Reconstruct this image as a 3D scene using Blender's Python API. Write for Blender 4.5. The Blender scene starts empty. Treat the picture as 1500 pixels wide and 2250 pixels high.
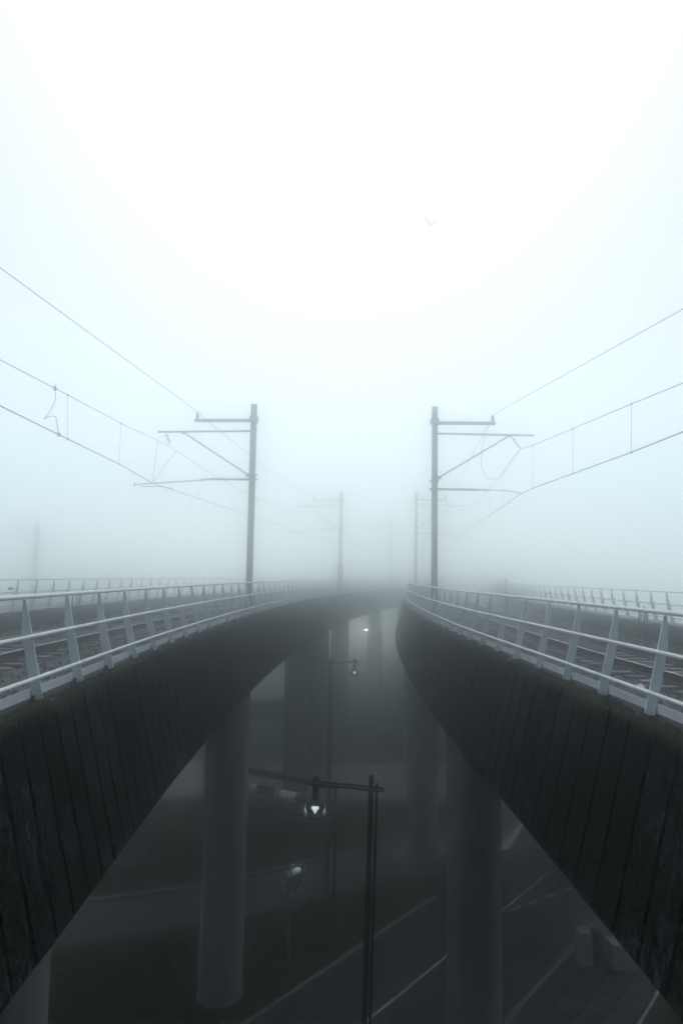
import bpy, math, random
from mathutils import Vector, Matrix, noise

random.seed(11)
S = bpy.context.scene
COL = S.collection
PI = math.pi

# ------------------------------------------------------------------ camera
CAM_Z = 13.0
cam = bpy.data.objects.new('camera', bpy.data.cameras.new('camera'))
COL.objects.link(cam)
cam.data.sensor_fit = 'HORIZONTAL'
cam.data.sensor_width = 36.0
cam.data.lens = 36.0
cam.data.clip_start = 0.05
cam.data.clip_end = 2000
cam.matrix_world = (Matrix.Translation((0, 0, CAM_Z))
                    @ Matrix.Rotation(PI / 2 + math.atan(141 / 1500), 4, 'X')
                    @ Matrix.Rotation(math.radians(0.9), 4, 'Z'))
S.camera = cam

# ------------------------------------------------------------------ sky, sun, exposure
SUN_EL, SUN_AZ = 54.0, 0.0
world = bpy.data.worlds.new('World')
S.world = world
world.use_nodes = True
wn = world.node_tree
sky = wn.nodes.new('ShaderNodeTexSky')
sky.sky_type = 'NISHITA'
sky.sun_disc = False
sky.dust_density = 3.2
sky.sun_elevation = math.radians(SUN_EL)
sky.sun_rotation = math.radians(SUN_AZ)
wn.links.new(sky.outputs[0], wn.nodes['Background'].inputs[0])
wn.nodes['Background'].inputs[1].default_value = 0.05
sun = bpy.data.objects.new('sun', bpy.data.lights.new('sun', 'SUN'))
COL.objects.link(sun)
sun.data.energy = 1.5
sun.data.angle = math.radians(175)
sun.data.color = (0.945, 0.982, 1.0)
_e, _a = math.radians(SUN_EL), math.radians(SUN_AZ)
sun.rotation_euler = Vector((math.sin(_a) * math.cos(_e), math.cos(_a) * math.cos(_e), math.sin(_e))).to_track_quat('Z', 'Y').to_euler()
S.view_settings.view_transform = 'Standard'
S.view_settings.look = 'None'
S.view_settings.exposure = 0.49
S.view_settings.gamma = 1.0
S.view_settings.use_curve_mapping = False
S.cycles.max_bounces = 64
S.cycles.diffuse_bounces = 3
S.cycles.glossy_bounces = 3
S.cycles.transmission_bounces = 6
S.cycles.transparent_max_bounces = 16
S.cycles.volume_bounces = 64
S.cycles.use_denoising = True

HAZE_DENSITY, HAZE_TOP = 0.043, 33.0


# ------------------------------------------------------------------ materials
def nodes_of(m):
    return m.node_tree.nodes, m.node_tree.links


def material(name, dark, light, rough=0.85, scale=3.0, stretch=(1, 1, 1), bump=0.0, bump_scale=None,
             spec=0.3, random_value=0.0, metallic=0.0, detail=6.0, bump_dist=0.02):
    """noise-mottled surface between two real-world colours"""
    m = bpy.data.materials.new(name)
    m.use_nodes = True
    n, l = nodes_of(m)
    b = n['Principled BSDF']
    b.inputs['Roughness'].default_value = rough
    b.inputs['Specular IOR Level'].default_value = spec
    b.inputs['Metallic'].default_value = metallic
    tc = n.new('ShaderNodeTexCoord')
    mp = n.new('ShaderNodeMapping')
    mp.inputs['Scale'].default_value = stretch
    l.new(tc.outputs['Object'], mp.inputs['Vector'])
    info = n.new('ShaderNodeObjectInfo')
    add = n.new('ShaderNodeVectorMath')
    add.operation = 'MULTIPLY_ADD'
    add.inputs[1].default_value = (37.0, 53.0, 11.0)
    cx = n.new('ShaderNodeCombineXYZ')
    for k in range(3):
        l.new(info.outputs['Random'], cx.inputs[k])
    l.new(cx.outputs[0], add.inputs[0])
    l.new(mp.outputs[0], add.inputs[2])
    t = n.new('ShaderNodeTexNoise')
    t.inputs['Scale'].default_value = scale
    t.inputs['Detail'].default_value = detail
    t.inputs['Roughness'].default_value = 0.62
    l.new(add.outputs[0], t.inputs['Vector'])
    ramp = n.new('ShaderNodeValToRGB')
    ramp.color_ramp.elements[0].position = 0.32
    ramp.color_ramp.elements[1].position = 0.70
    ramp.color_ramp.elements[0].color = (*dark, 1)
    ramp.color_ramp.elements[1].color = (*light, 1)
    l.new(t.outputs[0], ramp.inputs[0])
    src = ramp.outputs[0]
    if random_value:
        hsv = n.new('ShaderNodeHueSaturation')
        mr = n.new('ShaderNodeMapRange')
        mr.inputs[3].default_value = 1 - random_value
        mr.inputs[4].default_value = 1 + random_value
        l.new(info.outputs['Random'], mr.inputs[0])
        l.new(mr.outputs[0], hsv.inputs['Value'])
        l.new(src, hsv.inputs['Color'])
        src = hsv.outputs[0]
    l.new(src, b.inputs['Base Color'])
    if bump:
        t2 = n.new('ShaderNodeTexNoise')
        t2.inputs['Scale'].default_value = bump_scale or scale * 6
        t2.inputs['Detail'].default_value = 8
        l.new(add.outputs[0], t2.inputs['Vector'])
        bp = n.new('ShaderNodeBump')
        bp.inputs['Strength'].default_value = bump
        bp.inputs['Distance'].default_value = bump_dist
        l.new(t2.outputs[0], bp.inputs['Height'])
        l.new(bp.outputs[0], b.inputs['Normal'])
    return m


def panel_material():
    """algae-blackened ribbed concrete: rain runs, washed-out patches, exposed aggregate, pale lime"""
    m = bpy.data.materials.new('algae_concrete')
    m.use_nodes = True
    n, l = nodes_of(m)
    b = n['Principled BSDF']
    b.inputs['Roughness'].default_value = 0.95
    b.inputs['Specular IOR Level'].default_value = 0.08
    tc = n.new('ShaderNodeTexCoord')
    info = n.new('ShaderNodeObjectInfo')
    sc = n.new('ShaderNodeVectorMath')
    sc.operation = 'MULTIPLY'
    sc.inputs[1].default_value = (0.45, 0.45, 0.45)     # neighbouring panels share large stains
    l.new(info.outputs['Location'], sc.inputs[0])
    rnd = n.new('ShaderNodeCombineXYZ')
    l.new(info.outputs['Random'], rnd.inputs[0])
    off = n.new('ShaderNodeVectorMath')
    off.operation = 'MULTIPLY_ADD'
    off.inputs[1].default_value = (31, 0, 0)
    l.new(rnd.outputs[0], off.inputs[0])
    l.new(tc.outputs['Object'], off.inputs[2])

    def tex(vec, scale3, detail, lo, hi, vlo, vhi):
        mp = n.new('ShaderNodeMapping')
        mp.inputs['Scale'].default_value = scale3
        l.new(vec, mp.inputs[0])
        t = n.new('ShaderNodeTexNoise')
        t.inputs['Scale'].default_value = 1.0
        t.inputs['Detail'].default_value = detail
        t.inputs['Roughness'].default_value = 0.6
        l.new(mp.outputs[0], t.inputs['Vector'])
        mr = n.new('ShaderNodeMapRange')
        mr.inputs[1].default_value, mr.inputs[2].default_value = lo, hi
        mr.inputs[3].default_value, mr.inputs[4].default_value = vlo, vhi
        l.new(t.outputs[0], mr.inputs[0])
        return mr.outputs[0], t.outputs[0]

    def op(kind_, a, c):
        x = n.new('ShaderNodeMath')
        x.operation = kind_
        for i_, q in enumerate((a, c)):
            if isinstance(q, (int, float)):
                x.inputs[i_].default_value = q
            else:
                l.new(q, x.inputs[i_])
        return x.outputs[0]

    big = n.new('ShaderNodeVectorMath')
    big.operation = 'ADD'
    l.new(tc.outputs['Object'], big.inputs[0])
    l.new(info.outputs['Location'], big.inputs[1])
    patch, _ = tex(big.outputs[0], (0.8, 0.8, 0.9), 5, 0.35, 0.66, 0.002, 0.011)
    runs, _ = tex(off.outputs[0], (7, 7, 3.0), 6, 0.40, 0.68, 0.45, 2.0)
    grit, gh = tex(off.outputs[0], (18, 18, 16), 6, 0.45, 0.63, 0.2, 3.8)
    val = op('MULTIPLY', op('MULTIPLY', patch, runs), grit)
    lime, _ = tex(off.outputs[0], (26, 26, 1.6), 3, 0.70, 0.78, 0.0, 0.11)
    val = op('ADD', val, lime)
    pv = n.new('ShaderNodeMapRange')
    pv.inputs[3].default_value, pv.inputs[4].default_value = 0.85, 1.15
    l.new(info.outputs['Random'], pv.inputs[0])
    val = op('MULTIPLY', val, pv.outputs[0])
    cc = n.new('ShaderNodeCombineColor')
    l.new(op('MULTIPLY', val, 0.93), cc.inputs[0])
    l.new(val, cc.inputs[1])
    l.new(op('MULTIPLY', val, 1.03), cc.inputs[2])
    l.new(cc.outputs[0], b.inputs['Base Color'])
    bp = n.new('ShaderNodeBump')
    bp.inputs['Strength'].default_value = 1.0
    bp.inputs['Distance'].default_value = 0.03
    l.new(gh, bp.inputs['Height'])
    l.new(bp.outputs[0], b.inputs['Normal'])
    return m


def emission(name, col, strength):
    m = bpy.data.materials.new(name)
    m.use_nodes = True
    b = m.node_tree.nodes['Principled BSDF']
    b.inputs['Base Color'].default_value = (*col, 1)
    b.inputs['Emission Color'].default_value = (*col, 1)
    b.inputs['Emission Strength'].default_value = strength
    return m


def glass_mat():
    m = bpy.data.materials.new('smoked_glass')
    m.use_nodes = True
    n, l = nodes_of(m)
    out = n['Material Output']
    n.remove(n['Principled BSDF'])
    tr = n.new('ShaderNodeBsdfTransparent')
    tr.inputs[0].default_value = (0.50, 0.53, 0.55, 1)
    gl = n.new('ShaderNodeBsdfGlossy')
    gl.inputs['Roughness'].default_value = 0.08
    gl.inputs['Color'].default_value = (0.8, 0.85, 0.9, 1)
    fr = n.new('ShaderNodeFresnel')
    fr.inputs[0].default_value = 1.45
    mx = n.new('ShaderNodeMixShader')
    l.new(fr.outputs[0], mx.inputs[0])
    l.new(tr.outputs[0], mx.inputs[1])
    l.new(gl.outputs[0], mx.inputs[2])
    l.new(mx.outputs[0], out.inputs['Surface'])
    return m


M = {
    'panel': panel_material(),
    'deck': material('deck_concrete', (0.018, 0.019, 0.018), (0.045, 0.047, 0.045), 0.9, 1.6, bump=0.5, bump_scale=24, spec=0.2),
    'coping': material('pale_coping_concrete', (0.05, 0.052, 0.05), (0.13, 0.135, 0.13), 0.9, 2.5, bump=0.5, bump_scale=26, spec=0.2),
    'pillar': material('pillar_concrete', (0.075, 0.079, 0.080), (0.20, 0.206, 0.208), 0.85, 2.4, (1, 1, 0.10), 0.35, 18, 0.25, 0.10),
    'moss': material('moss', (0.006, 0.008, 0.004), (0.080, 0.086, 0.062), 0.95, 18, spec=0.1),
    'paint': material('blue_grey_paint', (0.50, 0.555, 0.555), (0.70, 0.74, 0.74), 0.5, 4, bump=0.15, bump_scale=60, spec=0.4, random_value=0.06),
    'tube': material('pale_rail_paint', (0.58, 0.635, 0.635), (0.77, 0.81, 0.81), 0.38, 3, bump=0.1, bump_scale=50, spec=0.5),
    'flake': material('pale_lime_residue', (0.45, 0.48, 0.48), (0.75, 0.77, 0.77), 0.9, 20),
    'plate': material('rusted_base_plate', (0.03, 0.024, 0.02), (0.09, 0.075, 0.065), 0.8, 18),
    'mast': material('mast_steel', (0.085, 0.095, 0.10), (0.15, 0.165, 0.175), 0.6, 2.5, (1, 1, 0.3), 0.1, 40, 0.4, metallic=0.0),
    'wire': material('aged_copper_wire', (0.05, 0.11, 0.105), (0.10, 0.19, 0.18), 0.8, 4, spec=0.1),
    'insul': material('brown_porcelain', (0.03, 0.028, 0.027), (0.06, 0.055, 0.05), 0.25, 6, spec=0.5),
    'railside': material('rusty_rail_steel', (0.03, 0.022, 0.018), (0.065, 0.048, 0.04), 0.75, 7, bump=0.2),
    'railhead': material('worn_rail_head', (0.30, 0.33, 0.35), (0.48, 0.50, 0.52), 0.30, 5, (1, 1, 1), metallic=0.5, spec=0.5),
    'sleeper': material('concrete_sleeper', (0.09, 0.092, 0.092), (0.22, 0.224, 0.222), 0.9, 3.5, bump=0.5, bump_scale=26, random_value=0.25),
    'ballast': material('ballast_stone', (0.035, 0.035, 0.035), (0.135, 0.137, 0.137), 0.9, 14, bump=1.0, bump_scale=22, bump_dist=0.05, detail=8),
    'stone': material('ballast_chips', (0.03, 0.029, 0.028), (0.17, 0.17, 0.168), 0.9, 9),
    'grass': material('winter_grass', (0.009, 0.012, 0.007), (0.026, 0.032, 0.018), 0.95, 1.1, bump=0.8, bump_scale=12, spec=0.05),
    'blade': material('grass_blades', (0.014, 0.019, 0.009), (0.045, 0.055, 0.028), 0.9, 2.0, spec=0.1),
    'asphalt': material('wet_asphalt', (0.016, 0.017, 0.018), (0.032, 0.034, 0.036), 0.9, 1.3, bump=0.35, bump_scale=60, spec=0.12, bump_dist=0.008),
    'path': material('path_asphalt', (0.034, 0.036, 0.038), (0.064, 0.066, 0.068), 0.9, 1.1, bump=0.35, bump_scale=50, spec=0.12, bump_dist=0.008),
    'patch': material('asphalt_repair', (0.012, 0.012, 0.013), (0.024, 0.025, 0.026), 0.85, 2.0, bump=0.3, bump_scale=60, spec=0.15),
    'paving': material('pale_paved_road', (0.11, 0.113, 0.116), (0.17, 0.173, 0.176), 0.9, 0.8, bump=0.3, bump_scale=40, spec=0.12),
    'slab': material('paving_concrete', (0.024, 0.025, 0.026), (0.060, 0.062, 0.064), 0.9, 2.5, bump=0.3, bump_scale=40, spec=0.1, random_value=0.22),
    'kerb': material('kerb_concrete', (0.08, 0.082, 0.082), (0.15, 0.152, 0.152), 0.85, 3, bump=0.3, spec=0.2),
    'joint': material('sand_joint', (0.012, 0.012, 0.011), (0.025, 0.025, 0.023), 0.95, 12),
    'line': material('worn_road_paint', (0.10, 0.105, 0.105), (0.50, 0.51, 0.51), 0.85, 6, detail=9),
    'lamp': material('black_lamp_paint', (0.008, 0.009, 0.010), (0.018, 0.019, 0.021), 0.6, 6, spec=0.2),
    'white': material('barrier_white', (0.70, 0.73, 0.73), (0.84, 0.85, 0.85), 0.5, 5),
    'red': material('barrier_red', (0.11, 0.018, 0.018), (0.19, 0.032, 0.030), 0.5, 5),
    'dark': material('dark_steel', (0.014, 0.015, 0.016), (0.03, 0.032, 0.034), 0.6, 5),
    'block': material('rough_block_concrete', (0.12, 0.125, 0.13), (0.24, 0.25, 0.255), 0.9, 3, bump=0.6, bump_scale=20),
    'feather': material('gull_feathers', (0.55, 0.58, 0.60), (0.75, 0.77, 0.78), 0.8, 6),
    'paper': material('crumpled_paper', (0.7, 0.72, 0.72), (0.85, 0.86, 0.86), 0.8, 8),
    'glass': glass_mat(),
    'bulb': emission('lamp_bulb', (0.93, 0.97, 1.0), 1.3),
    'led': emission('led_panel', (1.0, 0.98, 0.93), 16.0),
}
mir = bpy.data.materials.new('mirror_face')
mir.use_nodes = True
_b = mir.node_tree.nodes['Principled BSDF']
_b.inputs['Base Color'].default_value = (0.75, 0.78, 0.8, 1)
_b.inputs['Metallic'].default_value = 1.0
_b.inputs['Roughness'].default_value = 0.06
M['mirror'] = mir


# ------------------------------------------------------------------ mesh helpers
class MB:
    def __init__(self):
        self.v, self.f, self.mi = [], [], []

    def add(self, verts, faces, mi=0):
        o = len(self.v)
        self.v.extend(tuple(p) for p in verts)
        self.f.extend(tuple(i + o for i in f) for f in faces)
        self.mi.extend([mi] * len(faces))
        return self

    def box(self, c, s, rotz=0.0, mi=0, tilt=None):
        hx, hy, hz = s[0] / 2, s[1] / 2, s[2] / 2
        vs = [Vector((x, y, z)) for z in (-hz, hz) for x, y in ((-hx, -hy), (hx, -hy), (hx, hy), (-hx, hy))]
        mt = Matrix.Rotation(rotz, 3, 'Z')
        if tilt is not None:
            mt = mt @ tilt
        c = Vector(c)
        return self.add([mt @ p + c for p in vs],
                        [(3, 2, 1, 0), (4, 5, 6, 7), (0, 1, 5, 4), (1, 2, 6, 5), (2, 3, 7, 6), (3, 0, 4, 7)], mi)

    def tube(self, pts, r, n=8, mi=0, cap=True, closed=False):
        pts = [Vector(p) for p in pts]
        k = len(pts)
        rs = r if isinstance(r, (list, tuple)) else [r] * k
        vs, up = [], None
        for i, p in enumerate(pts):
            if closed:
                d = pts[(i + 1) % k] - pts[i - 1]
            else:
                d = pts[min(i + 1, k - 1)] - pts[max(i - 1, 0)]
            d.normalize()
            if up is None:
                up = Vector((0, 0, 1)) if abs(d.z) < 0.9 else Vector((1, 0, 0))
            a = d.cross(up)
            if a.length < 1e-4:
                a = d.cross(Vector((0, 1, 0)))
            a.normalize()
            b = a.cross(d).normalized()
            up = b
            for j in range(n):
                t = 2 * PI * j / n
                vs.append(p + (a * math.cos(t) + b * math.sin(t)) * rs[i])
        fs = []
        for i in range(k if closed else k - 1):
            for j in range(n):
                q = (j + 1) % n
                i2 = (i + 1) % k
                fs.append((i * n + j, i * n + q, i2 * n + q, i2 * n + j))
        if cap and not closed:
            fs.append(tuple(reversed(range(n))))
            fs.append(tuple((k - 1) * n + j for j in range(n)))
        return self.add(vs, fs, mi)

    def lathe(self, prof, n=24, c=(0, 0, 0), mi=0, cap=True):
        vs, fs = [], []
        for r, z in prof:
            for j in range(n):
                t = 2 * PI * j / n
                vs.append((c[0] + r * math.cos(t), c[1] + r * math.sin(t), c[2] + z))
        for i in range(len(prof) - 1):
            for j in range(n):
                q = (j + 1) % n
                fs.append((i * n + j, i * n + q, (i + 1) * n + q, (i + 1) * n + j))
        if cap:
            fs.append(tuple(reversed(range(n))))
            fs.append(tuple((len(prof) - 1) * n + j for j in range(n)))
        return self.add(vs, fs, mi)

    def prism(self, poly, z0, z1, mi=0):
        k = len(poly)
        vs = [(x, y, z0) for x, y in poly] + [(x, y, z1) for x, y in poly]
        fs = [tuple(reversed(range(k))), tuple(range(k, 2 * k))]
        fs += [(i, (i + 1) % k, k + (i + 1) % k, k + i) for i in range(k)]
        return self.add(vs, fs, mi)

    def mesh(self, name, mats, smooth=False):
        me = bpy.data.meshes.new(name)
        me.from_pydata(self.v, [], self.f)
        for m in (mats if isinstance(mats, (list, tuple)) else [mats]):
            me.materials.append(M[m])
        if isinstance(mats, (list, tuple)):
            me.polygons.foreach_set('material_index', self.mi)
        if smooth:
            me.polygons.foreach_set('use_smooth', [True] * len(me.polygons))
        me.update()
        return me


def link(name, me, parent=None, loc=None, rot=None):
    o = bpy.data.objects.new(name, me)
    COL.objects.link(o)
    if parent is not None:
        o.parent = parent
    if loc is not None:
        o.location = loc
    if rot is not None:
        o.rotation_euler = rot
    return o


def build(name, mb, mats, parent=None, loc=None, rot=None, smooth=False):
    return link(name, mb.mesh(name, mats, smooth), parent, loc, rot)


def tag(o, label, cat, group=None):
    o['label'] = label
    o['category'] = cat
    if group:
        o['group'] = group
    return o


def thing(name, label, cat, loc=(0, 0, 0), rotz=0.0, group=None):
    o = bpy.data.objects.new(name, None)
    COL.objects.link(o)
    o.location = loc
    o.rotation_euler = (0, 0, rotz)
    return tag(o, label, cat, group)


def kind(o, k):
    o['kind'] = k
    return o


def copy_tree(o, parent=None):
    c = o.copy()
    COL.objects.link(c)
    c.parent = parent
    for ch in list(o.children):
        copy_tree(ch, c)
    return c


# ------------------------------------------------------------------ the two viaduct alignments (foot line of the inner railing)
def XL(y):
    return -3.08 + ((y - 12) ** 2 / 452 if y >= 12 else 0.15 * (1 - math.exp(-((12 - y) / 4.8) ** 2)))


def XR(y):
    return 2.78 + ((y - 18) ** 2 / 520 if y >= 18 else 0.42 * (1 - math.exp(-((18 - y) / 9) ** 2)))


class Line:
    """arc-length walk along an alignment; at(s,u,z) gives a world point u metres inward from the foot line"""
    def __init__(self, fx, side, z, y0=-18.0, y1=108.0):
        self.side, self.z = side, z
        self.p, self.s = [], [0.0]
        y = y0
        while y <= y1:
            self.p.append(Vector((fx(y), y)))
            y += 0.25
        for a, b in zip(self.p, self.p[1:]):
            self.s.append(self.s[-1] + (b - a).length)
        self.len = self.s[-1]
        self.ys = [q.y for q in self.p]

    def frame(self, s):
        s = max(0.0, min(self.len - 1e-4, s))
        i = min(int(s / self.len * (len(self.p) - 1)), len(self.p) - 2)
        while self.s[i] > s:
            i -= 1
        while self.s[i + 1] < s:
            i += 1
        t = (s - self.s[i]) / (self.s[i + 1] - self.s[i])
        p = self.p[i].lerp(self.p[i + 1], t)
        a = self.p[min(i + 2, len(self.p) - 1)] - self.p[max(i - 1, 0)]
        a.normalize()
        n = Vector((-a.y, a.x)) if self.side < 0 else Vector((a.y, -a.x))
        return p, a, n

    def at(self, s, u, z):
        p, a, n = self.frame(s)
        q = p + n * u
        return Vector((q.x, q.y, self.z + z))

    def s_of(self, y):
        i = min(range(len(self.ys)), key=lambda k: abs(self.ys[k] - y))
        return self.s[i]

    def rot(self, s):
        """z rotation that takes local +X to the inward normal"""
        p, a, n = self.frame(s)
        return math.atan2(n.y, n.x)


LINES = {'left': Line(XL, -1, 11.66), 'right': Line(XR, 1, 11.60)}
WIDTH = 7.75          # distance between the two railing foot lines of one deck
DEPTH = 1.93
BALLAST = -0.52


def sweep(ln, prof, s0, s1, step, closed=True, mi=None):
    mb = MB()
    k = len(prof)
    ns = max(2, int((s1 - s0) / step) + 1)
    vs = []
    for i in range(ns):
        s = s0 + (s1 - s0) * i / (ns - 1)
        for u, z in prof:
            vs.append(ln.at(s, u, z))
    fs = []
    for i in range(ns - 1):
        for j in range(k if closed else k - 1):
            q = (j + 1) % k
            f = (i * k + j, i * k + q, (i + 1) * k + q, (i + 1) * k + j)
            fs.append(f if ln.side > 0 else f[::-1])
    if closed:
        fs.append(tuple(range(k)))
        fs.append(tuple((ns - 1) * k + j for j in reversed(range(k))))
    mb.add(vs, fs)
    return mb


# ------------------------------------------------------------------ ground, roads, paths
G = 128.0
gm = MB().add([(-G, -G, 0), (G, -G, 0), (G, G, 0), (-G, G, 0)], [(0, 1, 2, 3)])
kind(build('ground', gm, 'grass'), 'structure')

E1 = Vector((0.633, 0.774))      # direction of the near road
N1 = Vector((0.774, -0.633))     # to its right
K1 = Vector((-2.29, 21.22))      # a point on its left kerb


def rd(a, o):
    p = K1 + E1 * a + N1 * o
    return (p.x, p.y)


def flat(name, poly, z, mat):
    return build(name, MB().add([(x, y, z) for x, y in poly], [tuple(range(len(poly)))]), mat)


kind(flat('road', [rd(-60, 0), rd(-60, 5.57), rd(90, 5.57), rd(90, 0)], 0.008, 'asphalt'), 'structure')
kind(flat('cross_road', [(-110, 41.3), (-110, 48.9), (110, 48.9), (110, 41.3)][::-1], 0.010, 'paving'), 'structure')
upper = [(-30, 23.0), (-18, 25.6), (-10.04, 28.17), (-5.7, 29.66), (-0.38, 32.73), (3.68, 35.64), (6.5, 38.2), (8.3, 41.2)]
lower = [(-30, 20.2), (-18, 22.6), (-8.86, 25.28), (-3.55, 27.2), (-0.86, 28.94), (1.6, 30.5), (4.3, 31.0), (6.2, 31.7), (13.0, 40.2)]
pm = MB()
pv = [(x, y, 0.004) for x, y in upper] + [(x, y, 0.004) for x, y in reversed(lower)]
pm.add(pv, [tuple(reversed(range(len(pv))))])
pth = build('path', pm, 'path')
kind(pth, 'structure')
import bmesh
_bm = bmesh.new(); _bm.from_mesh(pth.data); bmesh.ops.triangulate(_bm, faces=_bm.faces); _bm.to_mesh(pth.data); _bm.free()


def kerb(name, pts, w=0.16, h=0.10, step=1.0):
    """a run of kerb stones along a polyline: each stone a child"""
    root = kind(bpy.data.objects.new(name, None), 'structure')
    COL.objects.link(root)
    me = None
    P = [Vector(p) for p in pts]
    for a, b in zip(P, P[1:]):
        d = (b - a).length
        n = max(1, round(d / step))
        for i in range(n):
            q = a.lerp(b, (i + 0.5) / n)
            mb = MB().box((0, 0, h / 2), (d / n - 0.012, w, h)) if me is None else None
            if me is None:
                me = mb.mesh('kerb_stone', 'kerb')
            o = link('kerb_stone', me, root, (q.x, q.y, 0.0), (0, 0, math.atan2((b - a).y, (b - a).x)))
            o.scale = ((d / n - 0.012) / me_len[0] if me_len else 1, 1, 1)
            if not me_len:
                me_len.append(d / n - 0.012)
    me_len.clear()
    return root


me_len = []
kerb('road_kerb', [rd(-14, -0.08), rd(10.2, -0.08)])
kerb('pavement_kerb', [rd(-16, 5.65), rd(24, 5.65)], 0.18, 0.12)
kerb('path_kerb', [(x, y + 0.08) for x, y in upper[1:6]], 0.2, 0.10)
kerb('cross_road_kerb', [(-22, 49.0), (22, 49.0)], 0.2, 0.12, 1.5)

# pavement: slab bed and separate slabs
kind(flat('pavement', [rd(-16, 5.74), rd(-16, 8.55), rd(24, 8.55), rd(24, 5.74)], 0.075, 'joint'), 'structure')
pav = bpy.data.objects['pavement']
slabs = [MB().prism([(-0.595 + random.uniform(0, .01), -0.335), (0.595, -0.335 + random.uniform(0, .01)), (0.59, 0.335), (-0.595, 0.33)], 0, 0.035).mesh('paving_slab', 'slab') for _ in range(3)]
for i in range(-6, 19):
    for j in range(4):
        a, o = i * 1.22 + (0.61 if j % 2 else 0), 5.74 + 0.35 + j * 0.70
        x, y = rd(a, o)
        s = link('paving_slab', random.choice(slabs), pav, (x, y, 0.077 + random.uniform(0, 0.008)),
                 (random.uniform(-.008, .008), random.uniform(-.008, .008), math.atan2(E1.y, E1.x)))

# painted markings
def stripe(a0, a1, o, w=0.085, name='road_marking', z=0.0125):
    return kind(flat(name, [rd(a0, o - w / 2), rd(a0, o + w / 2), rd(a1, o + w / 2), rd(a1, o - w / 2)], z, 'line'), 'structure')


stripe(-20, 16.2, 2.46)
stripe(-16, 24, 8.62, 0.10, 'pavement_edge_line', 0.014)
for k in range(5):
    p = Vector((7.96, 28.88)) + Vector((0.83, 0.556)) * (k * 1.05 - 1.05)
    d = Vector((0.83, 0.556)) * 0.28
    n = Vector((-0.556, 0.83)) * 0.05
    kind(flat('lane_dash', [tuple(p - d + n), tuple(p - d - n), tuple(p + d - n), tuple(p + d + n)], 0.0165, 'line'), 'structure')
kind(flat('painted_triangle', [(7.55, 34.4), (8.35, 34.2), (8.75, 35.2), (9.9, 37.5), (9.7, 37.6), (8.45, 35.5)], 0.0165, 'line'), 'structure')
for (cx, cy, n, dx, dy) in ((2.95, 33.75, 3, 0.75, 0.30), (5.0, 34.4, 4, 0.7, 0.24)):
    for k in range(n):
        x, y = cx + k * 0.16, cy + k * 0.46 - 0.5
        kind(flat('crossing_bar', [(x - dx / 2, y - dy / 2), (x - dx / 2 + 0.05, y - dy / 2 - 0.12), (x + dx / 2, y + dy / 2 - 0.12), (x + dx / 2 - 0.05, y + dy / 2)], 0.0165, 'line'), 'structure')

for (a0, a1, o0, o1) in ((-3.5, 0.8, 3.4, 4.7), (7.0, 10.5, 0.5, 1.6)):
    kind(flat('asphalt_patch', [rd(a0, o0), rd(a0 + .1, o1), rd(a1, o1 - .08), rd(a1 - .15, o0)], 0.0120, 'patch'), 'structure')

# rough winter grass on the verges
def on_hard(x, y):
    v = Vector((x, y)) - K1
    o, a = v.dot(N1), v.dot(E1)
    if -0.3 < o < 8.8:
        return True
    if 41 < y < 49.3:
        return True
    def edge(pts, x):
        for (x0, y0), (x1, y1) in zip(pts, pts[1:]):
            if x0 <= x <= x1:
                return y0 + (y1 - y0) * (x - x0) / (x1 - x0)
        return None
    u, l = edge(upper, x), edge(lower, x)
    return u is not None and l is not None and l - 0.1 < y < u + 0.3


gb = MB()
rg = random.Random(5)
for _ in range(15000):
    x, y = rg.uniform(-16, 9), rg.uniform(13, 41)
    if on_hard(x, y) or noise.noise((x * 0.5, y * 0.5, 1.0)) < -0.25:
        continue
    for _b in range(3):
        t = rg.uniform(0, 2 * PI)
        h = rg.uniform(0.06, 0.20)
        w = 0.012
        dx, dy = math.cos(t), math.sin(t)
        bx, by = x + rg.uniform(-.08, .08), y + rg.uniform(-.08, .08)
        lean = rg.uniform(0.2, 0.8) * h
        gb.add([(bx - dy * w, by + dx * w, 0), (bx + dy * w, by - dx * w, 0), (bx + dx * lean, by + dy * lean, h)], [(0, 1, 2)])
go = build('verge_grass', gb, 'blade')
tag(go, 'short rough dark grass on the verges below the viaducts', 'grass')
kind(go, 'stuff')

# ------------------------------------------------------------------ viaducts
VIA_LABEL = {
    'left': 'dark ribbed concrete viaduct sweeping in from the left and curving across the distance',
    'right': 'dark ribbed concrete viaduct on the right, bending away behind its own edge',
}
LEAN = 0.238
panel_meshes = {'left': [], 'right': []}
PANEL_W = {'left': 0.42, 'right': 0.505}
for k in range(12):
    side_ = 'left' if k < 6 else 'right'
    rr = random.Random(100 + k)
    mb = MB()
    rows = 5
    W, T = PANEL_W[side_] / 2 - 0.009, 0.036
    vs = []
    for i in range(rows + 1):
        t = i / rows
        z = -0.015 - t * (DEPTH - 0.022)
        y = -LEAN * (-z)
        jl, jr = rr.uniform(-.008, .006), rr.uniform(-.006, .008)
        pr = rr.uniform(-0.006, 0.006)
        vs += [(-W + jl, y + 0.01, z), (-W + 0.016 + jl, y - T + pr, z), (W - 0.016 + jr, y - T + pr, z), (W + jr, y + 0.01, z)]
    fs = []
    for i in range(rows):
        for j in range(3):
            fs.append((i * 4 + j, (i + 1) * 4 + j, (i + 1) * 4 + j + 1, i * 4 + j + 1))
    fs.append((0, 1, 2, 3))
    fs.append(tuple(rows * 4 + j for j in (3, 2, 1, 0)))
    mb.add(vs, fs)
    panel_meshes[side_].append(mb.mesh('panel', 'panel'))

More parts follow.
